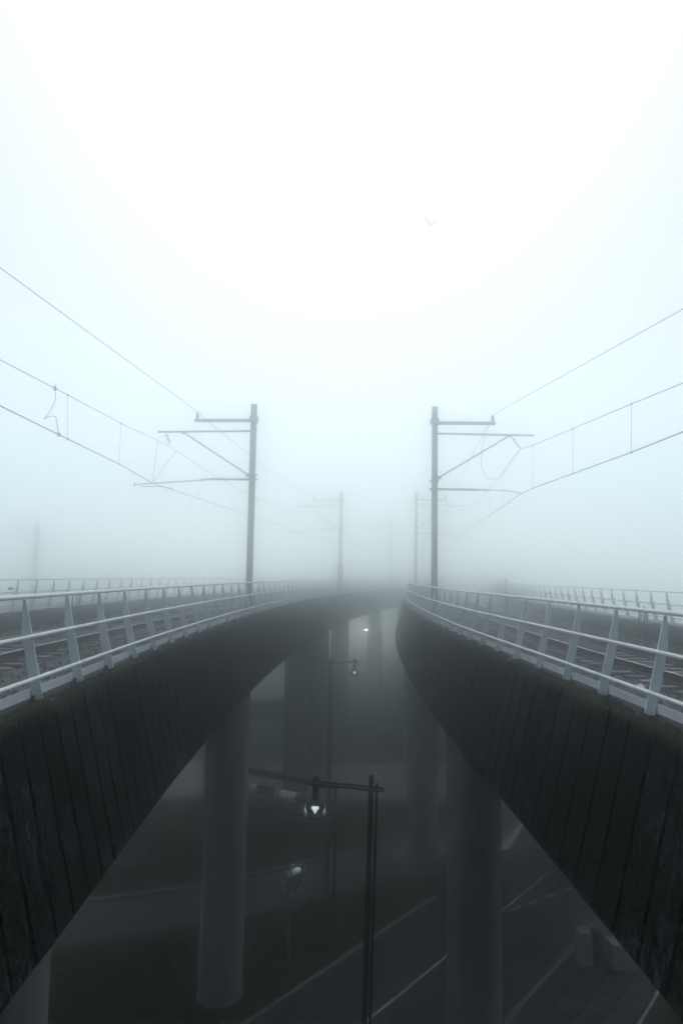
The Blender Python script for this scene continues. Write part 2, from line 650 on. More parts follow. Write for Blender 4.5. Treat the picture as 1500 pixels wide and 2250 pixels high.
PILLARS = {'left': ([8.0, 22.4, 37.95, 45.0, 53.4, 69.0, 84.0], [31.66, 47.0, 62.5]),
           'right': ([4.4, 18.1, 31.8, 45.5, 59.2], [31.8])}
_pp = [(0.72, -0.05), (0.72, 0.05), (0.715, 0.06), (0.69, 0.125), (0.685, 0.135), (0.685, 0.16)]
for _z in (2.92, 5.92):          # formwork joints, with tight loops so that the shading stays even between them
    _pp += [(0.685, _z - 0.04), (0.685, _z - 0.016), (0.678, _z - 0.008), (0.678, _z + 0.008), (0.685, _z + 0.016), (0.685, _z + 0.04)]
_pp += [(0.685, 9.5), (0.685, 9.70)]
pillar_mesh = MB().lathe(_pp, 48).mesh('pillar', 'pillar', True)

VIA = {}
for side, ln in LINES.items():
    base = ln.at(ln.s_of(20), 3.8, 0)
    base.z = 0
    root = thing('viaduct', VIA_LABEL[side], 'viaduct', base)
    VIA[side] = root
    prof = [(0.03, 0), (0.0, -0.03), (-LEAN * DEPTH + 0.004, -DEPTH + 0.012), (-LEAN * DEPTH - 0.030, -DEPTH + 0.010), (-LEAN * DEPTH - 0.028, -DEPTH), (0.2, -DEPTH - 0.05), (WIDTH - 0.2, -DEPTH - 0.05), (WIDTH + LEAN * DEPTH, -DEPTH),
            (WIDTH, -0.03), (WIDTH - 0.03, 0), (WIDTH - 0.45, 0), (WIDTH - 0.45, BALLAST - 0.12), (0.46, BALLAST - 0.12), (0.46, 0)]
    mb = sweep(ln, prof, 0, ln.len, 1.0)
    mb.v = [tuple(Vector(p) - base) for p in mb.v]
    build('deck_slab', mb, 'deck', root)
    # coping on the far parapet (paler than the deck slab)
    mb = sweep(ln, [(WIDTH - 0.47, 0.003), (WIDTH + 0.02, 0.003), (WIDTH + 0.02, 0.05), (WIDTH - 0.47, 0.05)], ln.s_of(14), ln.len, 1.0)
    mb.v = [tuple(Vector(p) - base) for p in mb.v]
    build('coping', mb, 'coping', root)
    s = ln.s_of(2.0)
    k = 0
    joined = MB()
    while s < ln.s_of(100):
        p, a, n = ln.frame(s)
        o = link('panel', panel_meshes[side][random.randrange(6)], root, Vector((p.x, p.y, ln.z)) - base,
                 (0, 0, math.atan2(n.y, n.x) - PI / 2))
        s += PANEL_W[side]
    for y in PILLARS[side][0]:
        q = ln.at(ln.s_of(y), 0.70 if y > 9 else 0.86, 0)
        link('pillar', pillar_mesh, root, Vector((q.x, q.y, 0)) - base)
    for y in PILLARS[side][1]:
        q = ln.at(ln.s_of(y), WIDTH - 0.66, 0)
        link('pillar', pillar_mesh, root, Vector((q.x, q.y, 0)) - base)
    # moss along the top outer edge
    mo = MB()
    rm = random.Random(21 if side == 'left' else 22)
    s, s1 = ln.s_of(3.0), ln.s_of(45)
    while s < s1:
        y = ln.frame(s)[0].y
        dens = 1.0 if y < 20 else 0.5
        nn = noise.noise((s * 0.9, 3.0 if side == 'left' else 9.0, 0.0))
        amt = max(0.15, 0.75 + 1.1 * nn) * (0.75 if side == 'left' else 1.0)
        # cushion
        if rm.random() < 0.85:
            u, z = rm.uniform(-0.05, 0.14), rm.uniform(-0.02, 0.012)
            c = ln.at(s + rm.uniform(-.03, .03), u if u > 0 else u, z if u > 0.0 else z - 0.05)
            r = rm.uniform(0.012, 0.028) * (0.7 + 0.5 * amt)
            vs = []
            for (dx, dy, dz) in ((1, 0, 0), (.3, .95, 0), (-.8, .6, 0), (-.8, -.6, 0), (.3, -.95, 0), (0, 0, .55), (0, 0, -.9)):
                vs.append(c + Vector((dx, dy, dz)) * r * rm.uniform(0.7, 1.3))
            mo.add(vs, [(0, 1, 5), (1, 2, 5), (2, 3, 5), (3, 4, 5), (4, 0, 5), (1, 0, 6), (2, 1, 6), (3, 2, 6), (4, 3, 6), (0, 4, 6)])
        for _ in range(int(rm.random() * 20 * amt * dens)):
            u = rm.uniform(-0.055, 0.10)
            b = ln.at(s + rm.uniform(-.06, .06), u, 0.005 if u > 0 else -0.02)
            p, a, n = ln.frame(s)
            out = Vector((-n.x, -n.y, 0))
            al = Vector((a.x, a.y, 0)) * rm.uniform(-.5, .5)
            L = rm.uniform(0.07, 0.19) * (0.6 + amt)
            d1 = (out * rm.uniform(0.3, 0.9) + al + Vector((0, 0, rm.uniform(0.0, 0.7)))).normalized() * L * 0.5
            d2 = (out * rm.uniform(0.4, 0.9) + al * 1.3 + Vector((0, 0, rm.uniform(-1.2, -0.2)))).normalized() * L * 0.7
            w = Vector((a.x, a.y, 0)) * rm.uniform(0.004, 0.009)
            mo.add([b - w, b + w, b + d1 - w * .8, b + d1 + w * .8, b + d1 + d2], [(0, 1, 3, 2), (2, 3, 4)])
        s += 0.028 if y < 20 else 0.06
    mo.v = [tuple(Vector(p) - base) for p in mo.v]
    kind(build('moss', mo, 'moss', root), 'stuff')

# a third, distant viaduct that carries the faint mast at the far left
fv = thing('viaduct', 'third viaduct lost in the fog at far left, carrying a faint mast', 'viaduct', (-32.5, 78, 0))
mb = MB()
for (x0, x1, z0, z1) in ((-4, 4, 8.2, 9.6), (-4, -3.6, 9.6, 10.2), (3.6, 4, 9.6, 10.2)):
    mb.box(((x0 + x1) / 2, 0, (z0 + z1) / 2), (x1 - x0, 60, z1 - z0))
build('deck_slab', mb, 'deck', fv, (0, 0, 0))
for y in (-25, -8, 9, 26):
    link('pillar', pillar_mesh, fv, (0, y, -0.9))

# ------------------------------------------------------------------ railings
HR = 1.07


def post_u(z):
    return 0.075 + 0.245 * z / HR


pm_ = MB()
prof = []      # fin plate in (u,z): outer edge straight, inner edge bellied
zz = [0.0, 0.35, 0.72, 0.9, HR - 0.03]
ww = [0.105, 0.110, 0.102, 0.064, 0.032]
outer = [(post_u(z), z) for z in zz]
inner = [(post_u(z) + w, z) for z, w in zip(zz, ww)]
k = len(zz)
vs = []
for t in (-0.009, 0.009):
    vs += [(u, t, z) for u, z in outer] + [(u, t, z) for u, z in inner]
fs = []
for i in range(k - 1):
    fs += [(i, i + k, i + k + 1, i + 1), (2 * k + i, 2 * k + i + 1, 3 * k + i + 1, 3 * k + i)]
    fs += [(i, i + 1, 2 * k + i + 1, 2 * k + i), (k + i, 3 * k + i, 3 * k + i + 1, k + i + 1)]
fs += [(k - 1, 2 * k - 1, 4 * k - 1, 3 * k - 1), (0, 2 * k, 3 * k, k)]
pm_.add(vs, fs)
POST_V, POST_F = vs, fs
post_mesh = pm_.mesh('post', 'paint')
bp = MB().box((0.13, 0, 0.006), (0.17, 0.13, 0.012))
for dx, dy in ((0.07, 0.045), (0.07, -0.045), (0.19, 0.045), (0.19, -0.045)):
    bp.box((dx, dy, 0.02), (0.022, 0.022, 0.022))
bp.box((0.17, 0.03, 0.035), (0.025, 0.03, 0.05))
base_mesh = bp.mesh('base_plate', 'plate')
PITCH = 1.20
kick_mesh = MB().box((0, 0, 0), (0.008, PITCH - 0.085, 0.098)).mesh('kick_plate', 'paint')
flake_meshes = []
for k_ in range(3):
    rr = random.Random(60 + k_)
    pts = [(math.cos(t) * rr.uniform(.015, .055), math.sin(t) * rr.uniform(.01, .035)) for t in [i * 2 * PI / 7 for i in range(7)]]
    flake_meshes.append(MB().prism(pts, 0, 0.012).mesh('lime_flake', 'flake'))

RAIL_LABEL = {
    ('left', 0): 'pale blue-grey steel railing along the gap edge of the left viaduct',
    ('left', 1): 'thin hazy railing along the far outer edge of the left viaduct',
    ('right', 0): 'pale blue-grey steel railing along the gap edge of the right viaduct',
    ('right', 1): 'thin hazy railing along the far outer edge of the right viaduct',
}
rp = random.Random(77)
for side, ln in LINES.items():
    for far in (0, 1):
        # u measured from this railing's own foot line, positive towards the track
        U = (lambda u: u) if not far else (lambda u: WIDTH - u)
        s0 = ln.s_of(1.0 if not far else 15.0)
        # put a post where the photograph's nearest full post stands
        ref = ln.s_of({'left': 7.21, 'right': 7.30}[side])
        s0 = ref - math.floor((ref - s0) / PITCH) * PITCH
        base = ln.at(s0, U(0), 0)
        root = thing('railing', RAIL_LABEL[(side, far)], 'railing', base, 0, 'viaduct railings')
        send = ln.s_of(100)
        for nm, z, r, off in (('top_rail', HR, 0.026, 0.012), ('middle_rail', 0.665, 0.023, -0.024), ('lower_rail', 0.25, 0.023, -0.024)):
            pts = []
            s = s0 - 0.6
            while s < send:
                pts.append(ln.at(s, U(post_u(z) + off), z) - base)
                s += 0.6
            mb = MB().tube(pts, r, 10)
            s = s0
            q = 0
            while s < ln.s_of(45):
                if q % 5 == (2 if nm == 'top_rail' else 1 if nm == 'middle_rail' else 1):
                    a_ = ln.at(s - 0.016, U(post_u(z) + off), z) - base
                    b_ = ln.at(s + 0.016, U(post_u(z) + off), z) - base
                    mb.tube([a_, b_], r + 0.005, 10)
                s += PITCH
                q += 1
            build(nm, mb, 'tube', root, smooth=True)
        s = s0
        far_posts = MB()
        while s < send:
            y = ln.frame(s)[0].y
            rz = ln.rot(s) + (PI if far else 0)
            p = ln.at(s, U(0), 0) - base
            if y < 72:
                link('post', post_mesh, root, p, (0, 0, rz))
                if y < 40 and not far:
                    link('base_plate', base_mesh, root, p, (0, 0, rz))
                q = ln.at(s + PITCH / 2, U(0.20), 0.085) - base
                link('kick_plate', kick_mesh, root, q, (0, 0, ln.rot(s + PITCH / 2) + (PI if far else 0)))
                if y < 22 and not far and rp.random() < 0.85:
                    q = ln.at(s + rp.uniform(-.03, .06), U(rp.uniform(-0.0, 0.05)), 0.004) - base
                    link('lime_flake', rp.choice(flake_meshes), root, q, (rp.uniform(-.25, .25), rp.uniform(-.3, .3), rp.uniform(0, 6)))
            else:
                mt = Matrix.Rotation(rz, 3, 'Z')
                far_posts.add([mt @ Vector(v) + p for v in POST_V], POST_F)
            s += PITCH
        kind(build('distant_posts', far_posts, 'paint', root), 'stuff')
        if side == 'left' and far:
            q = ln.at(ln.s_of(21.5), U(0.17), 0.78) - base
            build('number_plate', MB().box((0, 0, 0), (0.02, 0.26, 0.09)), 'mast', root, q, (0, 0, ln.rot(ln.s_of(21.5))))

# ------------------------------------------------------------------ ballast and track
TRACK_U = {'left': 4.15, 'right': 3.86}
sleeper_mesh = MB()
sv = [(-1.25, -0.15, -0.16), (1.25, -0.15, -0.16), (1.25, 0.15, -0.16), (-1.25, 0.15, -0.16),
      (-1.25, -0.12, 0.0), (1.25, -0.12, 0.0), (1.25, 0.12, 0.0), (-1.25, 0.12, 0.0)]
sleeper_mesh.add(sv, [(3, 2, 1, 0), (4, 5, 6, 7), (0, 1, 5, 4), (1, 2, 6, 5), (2, 3, 7, 6), (3, 0, 4, 7)])
for gx in (-0.72, 0.72):
    for d in (-0.11, 0.11):
        sleeper_mesh.box((gx + d, 0, 0.02), (0.07, 0.10, 0.045))
sleeper_me = sleeper_mesh.mesh('sleeper', 'sleeper')
for side, ln in LINES.items():
    tu = TRACK_U[side]
    # bed
    mb = MB()
    s0, s1 = ln.s_of(4), ln.len - 1
    us = [0.47 + (WIDTH - 0.94) * i / 30 for i in range(31)]
    ns = int((s1 - s0) / 0.4)
    vs = []
    for i in range(ns + 1):
        s = s0 + (s1 - s0) * i / ns
        for u in us:
            z = BALLAST + 0.05 * noise.noise((s * 2.1, u * 2.1, 4)) + 0.03 * noise.noise((s * 6, u * 6, 2))
            d = abs(u - tu)
            z += 0.035 if d < 1.5 else 0.0
            z += 0.05 * max(0, 1 - abs(d - 1.55) / 0.4)
            vs.append(ln.at(s, u, z))
    fs = []
    k = len(us)
    for i in range(ns):
        for j in range(k - 1):
            f = (i * k + j, i * k + j + 1, (i + 1) * k + j + 1, (i + 1) * k + j)
            fs.append(f if ln.side > 0 else f[::-1])
    mb.add(vs, fs)
    rs = random.Random(31 if side == 'left' else 32)
    OCT = ((1, 0, 0), (0, 1, 0), (-1, 0, 0), (0, -1, 0), (0, 0, 1), (0, 0, -1))
    for _ in range(11000):
        y = 6 + 30 * rs.random() ** 1.4
        u = rs.uniform(0.5, WIDTH - 0.5)
        c = ln.at(ln.s_of(6) + (y - 6), u, BALLAST + rs.uniform(0.0, 0.05) + (0.03 if abs(u - tu) < 1.7 else 0))
        r = rs.uniform(0.018, 0.045)
        mb.add([c + Vector(o_) * r * rs.uniform(0.6, 1.4) for o_ in OCT],
               [(0, 1, 4), (1, 2, 4), (2, 3, 4), (3, 0, 4), (1, 0, 5), (2, 1, 5), (3, 2, 5), (0, 3, 5)], 1)
    o = build('ballast', mb, ['ballast', 'stone'])
    tag(o, 'grey stone ballast filling the %s viaduct deck' % side, 'ballast')
    kind(o, 'stuff')
    base = ln.at(ln.s_of(6), tu, BALLAST)
    tr = thing('railway_track', 'railway track on grey sleepers on the %s viaduct' % side, 'track', base, 0, 'railway tracks')
    # rails: foot, web, head
    for g_ in (-0.755, 0.755):
        pr = [(-0.07, 0.0), (0.07, 0.0), (0.07, 0.012), (0.012, 0.03), (0.012, 0.12), (0.034, 0.132), (0.034, 0.166), (-0.034, 0.166), (-0.034, 0.132), (-0.012, 0.12), (-0.012, 0.03), (-0.07, 0.012)]
        mb = sweep(ln, [(tu + g_ + u, BALLAST + 0.105 + z) for u, z in pr], ln.s_of(5), ln.s_of(100), 1.0)
        mb.v = [tuple(Vector(p) - base) for p in mb.v]
        r_ = build('rail', mb, 'railside', tr)
        mb = sweep(ln, [(tu + g_ + u, BALLAST + 0.105 + z) for u, z in ((-0.030, 0.1675), (0.030, 0.1675), (0.030, 0.170), (-0.030, 0.170))], ln.s_of(5), ln.s_of(100), 1.0)
        mb.v = [tuple(Vector(p) - base) for p in mb.v]
        build('running_surface', mb, 'railhead', r_)
    s = ln.s_of(6)
    far_s = MB()
    while s < ln.s_of(90):
        p, a, n = ln.frame(s)
        q = ln.at(s, tu + rs.uniform(-.02, .02), BALLAST + 0.105 + rs.uniform(-.006, .006)) - base
        rz = math.atan2(n.y, n.x) + rs.uniform(-.012, .012)
        if p.y < 55:
            link('sleeper', sleeper_me, tr, q, (0, 0, rz))
        else:
            mt = Matrix.Rotation(rz, 3, 'Z')
            far_s.add([mt @ Vector(v) + q for v in sv], [(4, 5, 6, 7), (0, 1, 5, 4), (1, 2, 6, 5), (2, 3, 7, 6), (3, 0, 4, 7)])
        s += 0.60
    kind(build('distant_sleepers', far_s, 'sleeper', tr), 'stuff')

# ------------------------------------------------------------------ catenary masts
# local frame: +X towards the track, base at z=0 (deck foot level)


def insulator(mb, a, b, r0=0.02, r1=0.055, discs=3):
    a, b = Vector(a), Vector(b)
    d = (b - a)
    mb.tube([a, b], r0, 8)
    for i in range(discs):
        c = a + d * ((i + 1) / (discs + 1))
        h = d.normalized() * 0.02
        mb.tube([c - h, c, c + h], [r0, r1, r0], 10, cap=False)


def make_mast(style, label, z0):
    t = thing('catenary_mast', label, 'mast', group='catenary masts')
    Z = lambda z: z - z0
    # H-section post, slightly tapered
    mb = MB()
    H = Z(19.68)
    for (x0, x1, y0, y1) in ((-0.115, -0.095, -0.10, 0.10), (0.095, 0.115, -0.10, 0.10), (-0.097, 0.097, -0.008, 0.008)):
        f = 0.93
        mb.add([(x0, y0, -0.5), (x1, y0, -0.5), (x1, y1, -0.5), (x0, y1, -0.5), (x0 * f, y0 * f, H), (x1 * f, y0 * f, H), (x1 * f, y1 * f, H), (x0 * f, y1 * f, H)],
               [(3, 2, 1, 0), (4, 5, 6, 7), (0, 1, 5, 4), (1, 2, 6, 5), (2, 3, 7, 6), (3, 0, 4, 7)])
    post = build('pole', mb, 'mast', t)
    build('foot_plate', MB().box((0, 0, -0.38), (0.5, 0.5, 0.04)).box((0.18, 0, -0.26), (0.16, 0.02, 0.2)).box((-0.18, 0, -0.26), (0.16, 0.02, 0.2)), 'mast', t)
    # clamp bands
    for zc, w, h in ((19.07, 0.30, 0.24), (16.86 if style == 'left' else 16.74, 0.27, 0.09), (16.69 if style == 'left' else 16.41, 0.27, 0.08)):
        mb = MB().box((0, 0, Z(zc)), (w, 0.27, h))
        mb.tube([(-w / 2 - 0.06, 0.06, Z(zc)), (w / 2 + 0.02, 0.06, Z(zc))], 0.022, 8)
        mb.tube([(-w / 2 - 0.06, -0.06, Z(zc)), (w / 2 + 0.02, -0.06, Z(zc))], 0.022, 8)
        build('clamp_band', mb, 'mast', t)
    ae = 2.33
    arm = build('feeder_arm', MB().box(((0.1 + ae) / 2, 0, Z(19.02)), (ae - 0.1, 0.10, 0.115)).box((ae, 0, Z(19.02)), (0.03, 0.12, 0.13)), 'mast', t)
    mb = MB().lathe([(0.03, 0.0), (0.045, 0.03), (0.07, 0.06), (0.05, 0.09), (0.07, 0.13), (0.05, 0.16), (0.062, 0.20), (0.03, 0.25), (0.02, 0.29)], 12, (ae - 0.08, 0, Z(19.08)))
    build('post_insulator', mb, 'insul', arm, smooth=True)
    # upper tube arm with stay
    e2 = 3.80
    build('upper_arm', MB().tube([(0.1, 0, Z(18.60)), (e2, 0, Z(18.56))], 0.038, 10).box((e2, 0, Z(18.56)), (0.02, 0.09, 0.09)), 'mast', t)
    st = 2.79 if style == 'left' else 2.90
    mb = MB().tube([(0.15, 0, Z(16.86)), (st, 0, Z(18.55))], 0.030, 8)
    mb.box((st, 0, Z(18.53)), (0.16, 0.03, 0.10))
    mb.box((0.18, 0, Z(16.86)), (0.14, 0.04, 0.12))
    build('diagonal_stay', mb, 'mast', t)
    mb = MB()
    if style == 'left':
        insulator(mb, (3.50, 0, Z(18.53)), (3.29, 0, Z(18.06)), 0.018, 0.075, 3)
    else:
        insulator(mb, (2.97, 0, Z(18.50)), (3.30, 0, Z(18.06)), 0.018, 0.075, 3)
    build('strain_insulator', mb, 'insul', t)
    # registration arm
    if style == 'left':
        mb = MB().tube([(0.1, 0, Z(16.69)), (1.68, 0, Z(16.69))], 0.045, 10)
        ra = build('registration_arm', mb, 'mast', t)
        mb = MB(); insulator(mb, (1.66, 0, Z(16.69)), (2.10, 0, Z(16.64)), 0.02, 0.06, 5)
        build('insulator', mb, 'insul', ra)
        mb = MB().tube([(2.05, 0, Z(16.64)), (4.66, 0, Z(16.46))], 0.022, 8).box((4.66, 0, Z(16.46)), (0.03, 0.05, 0.14))
        build('registration_tube', mb, 'mast', ra)
        build('steady_arm', MB().tube([(4.41, 0, Z(16.47)), (4.39, 0, Z(16.38)), (3.70, 0, Z(16.385)), (3.13, 0, Z(16.31))], 0.016, 6).tube([(3.17, 0, Z(16.31)), (3.17, 0, Z(16.25))], 0.014, 6), 'mast', ra)
    else:
        mb = MB().tube([(-0.2, 0, Z(16.41)), (1.68, 0, Z(16.41))], 0.045, 10)
        ra = build('registration_arm', mb, 'mast', t)
        mb = MB(); insulator(mb, (1.66, 0, Z(16.41)), (2.14, 0, Z(16.40)), 0.02, 0.06, 5)
        build('insulator', mb, 'insul', ra)
        build('steady_arm', MB().tube([(2.1, 0, Z(16.40)), (2.74, 0, Z(16.385)), (3.36, 0, Z(16.30))], [0.02, 0.02, 0.014], 6).tube([(3.25, 0, Z(16.32)), (3.25, 0, Z(16.23))], 0.014, 6), 'mast', ra)
    return t


MAST_U = {'left': 0.86, 'right': 0.68}
MAST_Y = {'left': [26.3, 54.0, 78.0], 'right': [26.3, 53.0, 79.0]}
MLAB = {('left', 0): 'tall near mast at the left, its arms reaching left over the left track',
        ('left', 1): 'hazy second mast of the left viaduct, in the middle of the picture',
        ('left', 2): 'very faint third mast of the left viaduct, right of the middle',
        ('right', 0): 'tall near mast at the right, its arms reaching right over the right track',
        ('right', 1): 'hazy second mast of the right viaduct, just left of the near right mast',
        ('right', 2): 'barely visible third mast of the right viaduct deep in the fog'}
LEANS = {'left': (-0.0, 0.004, 0), 'right': (0.0, 0.004, 0)}
masts = {}
for side, ln in LINES.items():
    proto = make_mast(side, MLAB[(side, 0)], ln.z)
    for i, y in enumerate(MAST_Y[side]):
        o = proto if i == 0 else copy_tree(proto)
        s = ln.s_of(y)
        o.location = ln.at(s, MAST_U[side], 0)
        o.rotation_euler = (0, 0, ln.rot(s))
        o['label'] = MLAB[(side, i)]
        masts[(side, i)] = (o.location.copy(), ln.rot(s), ln.z)
    if side == 'left':
        m2 = [q_ for q_ in bpy.data.objects if q_.get('label') == MLAB[('left', 1)]][0]
        build('casing', MB().box((0, 0, 0.85), (0.40, 0.40, 2.7)), 'mast', m2)
        g_ = build('guy_wire', MB().tube([(0.1, 0, 16.0 - ln.z), (0.85, 0.0, -0.5)], 0.012, 5), 'wire', [q_ for q_ in bpy.data.objects if q_.get('label') == MLAB[('left', 1)]][0])
        o = copy_tree(proto)
        o.location = (-31.2, 70.0, 10.1)
        o.rotation_euler = (0, 0, PI)
        o['label'] = 'faint far mast at the left edge, on the distant viaduct'
        build('casing', MB().box((0, 0, 3.4), (0.42, 0.42, 7.8)), 'mast', o)


def mpt(side, i, a, z):
    loc, rz, z0 = masts[(side, i)]
    return Vector((loc.x + math.cos(rz) * a, loc.y + math.sin(rz) * a, z))


def span(a, b, sag, n=14):
    return [a.lerp(b, i / n) - Vector((0, 0, sag * 4 * (i / n) * (1 - i / n))) for i in range(n + 1)]


ATT = {'left': dict(feed=(2.25, 19.37), mess=(3.42, 18.04), con=(3.95, 16.52)),
       'right': dict(feed=(2.25, 19.37), mess=(3.32, 18.03), con=(3.25, 16.23))}
NEAR = {'left': dict(feed=[(-9.5, -1.0, 19.25), (-7.1, 13.5, 19.21)],
                     mess=[(-7.20, -2.0, 18.0), (-7.32, 6.0, 17.55), (-7.44, 14.4, 17.55), (-7.41, 18.0, 17.74), (-7.26, 22.0, 17.87)],
                     con=[(-7.0, -2.0, 16.5), (-7.3, 14.3, 16.5), (-7.35, 18.0, 16.54), (-7.27, 22.0, 16.53)]),
        'right': dict(feed=[(10.0, 0.0, 19.1), (7.6, 14.9, 19.11)],
                      mess=[(7.5, -2.0, 17.9), (7.42, 6.0, 17.3), (7.30, 14.3, 17.25), (7.23, 16.8, 17.42), (7.02, 20.5, 17.6), (6.82, 24.2, 17.78)],
                      con=[(7.6, -2.0, 16.1), (7.18, 14.2, 16.15), (7.2, 16.8, 16.19), (7.0, 20.5, 16.21), (6.8, 24.2, 16.23)])}


def at_y(pts, y):
    for a, b in zip(pts, pts[1:]):
        if a.y <= y <= b.y:
            return a.lerp(b, (y - a.y) / (b.y - a.y))
    return pts[-1]


for side in LINES:
    A = ATT[side]
    paths = {}
    for kk, sag in (('feed', 0.35), ('mess', 0.42), ('con', 0.03)):
        pts = [Vector(p) for p in NEAR[side][kk]]
        nm = len(MAST_Y[side])
        prev = mpt(side, 0, *A[kk])
        pts.append(prev)
        for i in range(1, nm):
            nxt = mpt(side, i, A[kk][0] - (0.55 if kk == 'con' and side == 'left' and i == 1 else 0), A[kk][1])
            pts += span(prev, nxt, sag)[1:]
            prev = nxt
        paths[kk] = pts
    o = build('feeder_wire', MB().tube([p - paths['feed'][0] for p in paths['feed']], 0.011, 6), 'wire', None, paths['feed'][0])
    tag(o, 'topmost single feeder wire running to the arm ends of the %s masts' % side, 'wire', 'feeder wires')
    base = paths['con'][0]
    ol = thing('overhead_line', 'overhead contact line with thin hangers above the %s track' % side, 'overhead line', base, 0, 'overhead lines')
    build('messenger_wire', MB().tube([p - base for p in paths['mess']], 0.011, 6), 'wire', ol)
    build('contact_wire', MB().tube([p - base for p in paths['con']], 0.015, 6), 'wire', ol)
    ys = {'left': [6, 10, 14, 18, 22, 31.5, 36.5, 41, 45.5, 50, 58, 62, 66, 70, 74], 'right': [4, 8.5, 12.8, 16.8, 20.5, 24.2, 30.5, 35, 39.5, 44, 48.5, 57, 61.5, 66, 70, 74]}[side]
    for y in ys:
        a, b = at_y(paths['mess'], y), at_y(paths['con'], y)
        mb = MB().tube([a - base, b - base], 0.0055, 5)
        mb.box(a - base, (0.03, 0.05, 0.05)).box(b - base, (0.03, 0.07, 0.05))
        build('dropper', mb, 'wire', ol)
    if side == 'left':
        # V hangers at the registration point and the flexible jumper
        c = mpt('left', 0, 3.95, 16.53)
        for y in (25.5, 27.5):
            a = at_y(paths['mess'], y)
            build('dropper', MB().tube([a - base, c - base], 0.009, 5), 'wire', ol)
        a, b = at_y(paths['mess'], 17.2), at_y(paths['con'], 17.4)
        pts = [a + Vector((0, 0, 0.12)), a, a + Vector((0.02, 0, -0.3)), a + Vector((-0.06, -0.1, -0.65)), a + Vector((-0.16, -0.2, -0.86)), a + Vector((-0.10, -0.1, -0.77)), a + Vector((0.02, 0.05, -0.72)), a + Vector((0.05, 0.1, -0.85)), b]
        sm = []
        for i_ in range(len(pts) - 1):
            p0, p1, p2, p3 = pts[max(i_ - 1, 0)], pts[i_], pts[i_ + 1], pts[min(i_ + 2, len(pts) - 1)]
            for t_ in (0, 0.2, 0.4, 0.6, 0.8):
                sm.append(0.5 * ((2 * p1) + (p2 - p0) * t_ + (2 * p0 - 5 * p1 + 4 * p2 - p3) * t_ ** 2 + (3 * p1 - p0 - 3 * p2 + p3) * t_ ** 3))
        pts = sm + [pts[-1]]
        mb = MB().tube([p - base for p in pts], 0.009, 6)
        mb.box(a - base, (0.05, 0.09, 0.09)).box(b - base, (0.05, 0.1, 0.09))
        build('jumper_cable', mb, 'wire', ol)
    else:
        lp = [(2.14, 18.97), (2.03, 18.64), (1.93, 18.2), (1.89, 17.79), (1.93, 17.35), (2.04, 17.07), (2.22, 16.93), (2.41, 16.90), (2.58, 16.95), (2.71, 17.08), (2.85, 17.3), (3.0, 17.61), (3.3, 18.03)]
        pts = [mpt('right', 0, a, z) + Vector((0, 0.1 + 0.5 * math.sin(i / 12 * PI), 0)) for i, (a, z) in enumerate(lp)]
        build('jumper_cable', MB().tube([p - base for p in pts], 0.009, 6), 'wire', ol)

# ------------------------------------------------------------------ small things on the decks
for side, y in (('left', 24.0), ('right', 21.5)):
    ln = LINES[side]
    s = ln.s_of(y)
    q = ln.at(s, 6.6, BALLAST + 0.3)
    t = thing('ladder_hoop', 'small dark ladder head standing inside the far edge of the %s viaduct' % side, 'ladder', q, ln.rot(s), 'ladder heads')
    for i, (dx, dy, h) in enumerate(((0, -0.35, 0.80), (0, -0.12, 0.84), (0.1, 0.02, 0.78), (0, 0.25, 0.84))):
        build('upright', MB().tube([(dx, dy, -0.32), (dx, dy, h)], 0.022, 6), 'dark', t)
    build('crossbar', MB().tube([(0, -0.35, 0.3), (0, 0.25, 0.3)], 0.018, 6), 'dark', t)
ln = LINES['right']
s = ln.s_of(48)
q = ln.at(s, WIDTH - 0.8, BALLAST)
t = thing('signal_post', 'faint stubby signal post by the far railing of the right viaduct', 'signal post', q, ln.rot(s))
build('pole', MB().tube([(0, 0, -0.05), (0, 0, 1.6)], 0.05, 10), 'mast', t)
build('signal_head', MB().box((0, 0, 1.75), (0.16, 0.22, 0.36)).box((0, -0.13, 1.8), (0.12, 0.06, 0.02)), 'mast', t)
# crumpled paper on the ballast
mb = MB()
rr = random.Random(3)
vs = [(math.cos(t_) * rr.uniform(.05, .11), math.sin(t_) * rr.uniform(.05, .11), rr.uniform(0, .06)) for t_ in [i * 2 * PI / 9 for i in range(9)]] + [(0, 0, 0.10)]
mb.add(vs, [(i, (i + 1) % 9, 9) for i in range(9)] + [tuple(reversed(range(9)))])
q = LINES['right'].at(LINES['right'].s_of(11.9), 2.32 + 0.0, BALLAST + 0.045)
tag(build('paper_scrap', mb, 'paper', None, q), 'crumpled white scrap of paper lying on the right ballast', 'litter')

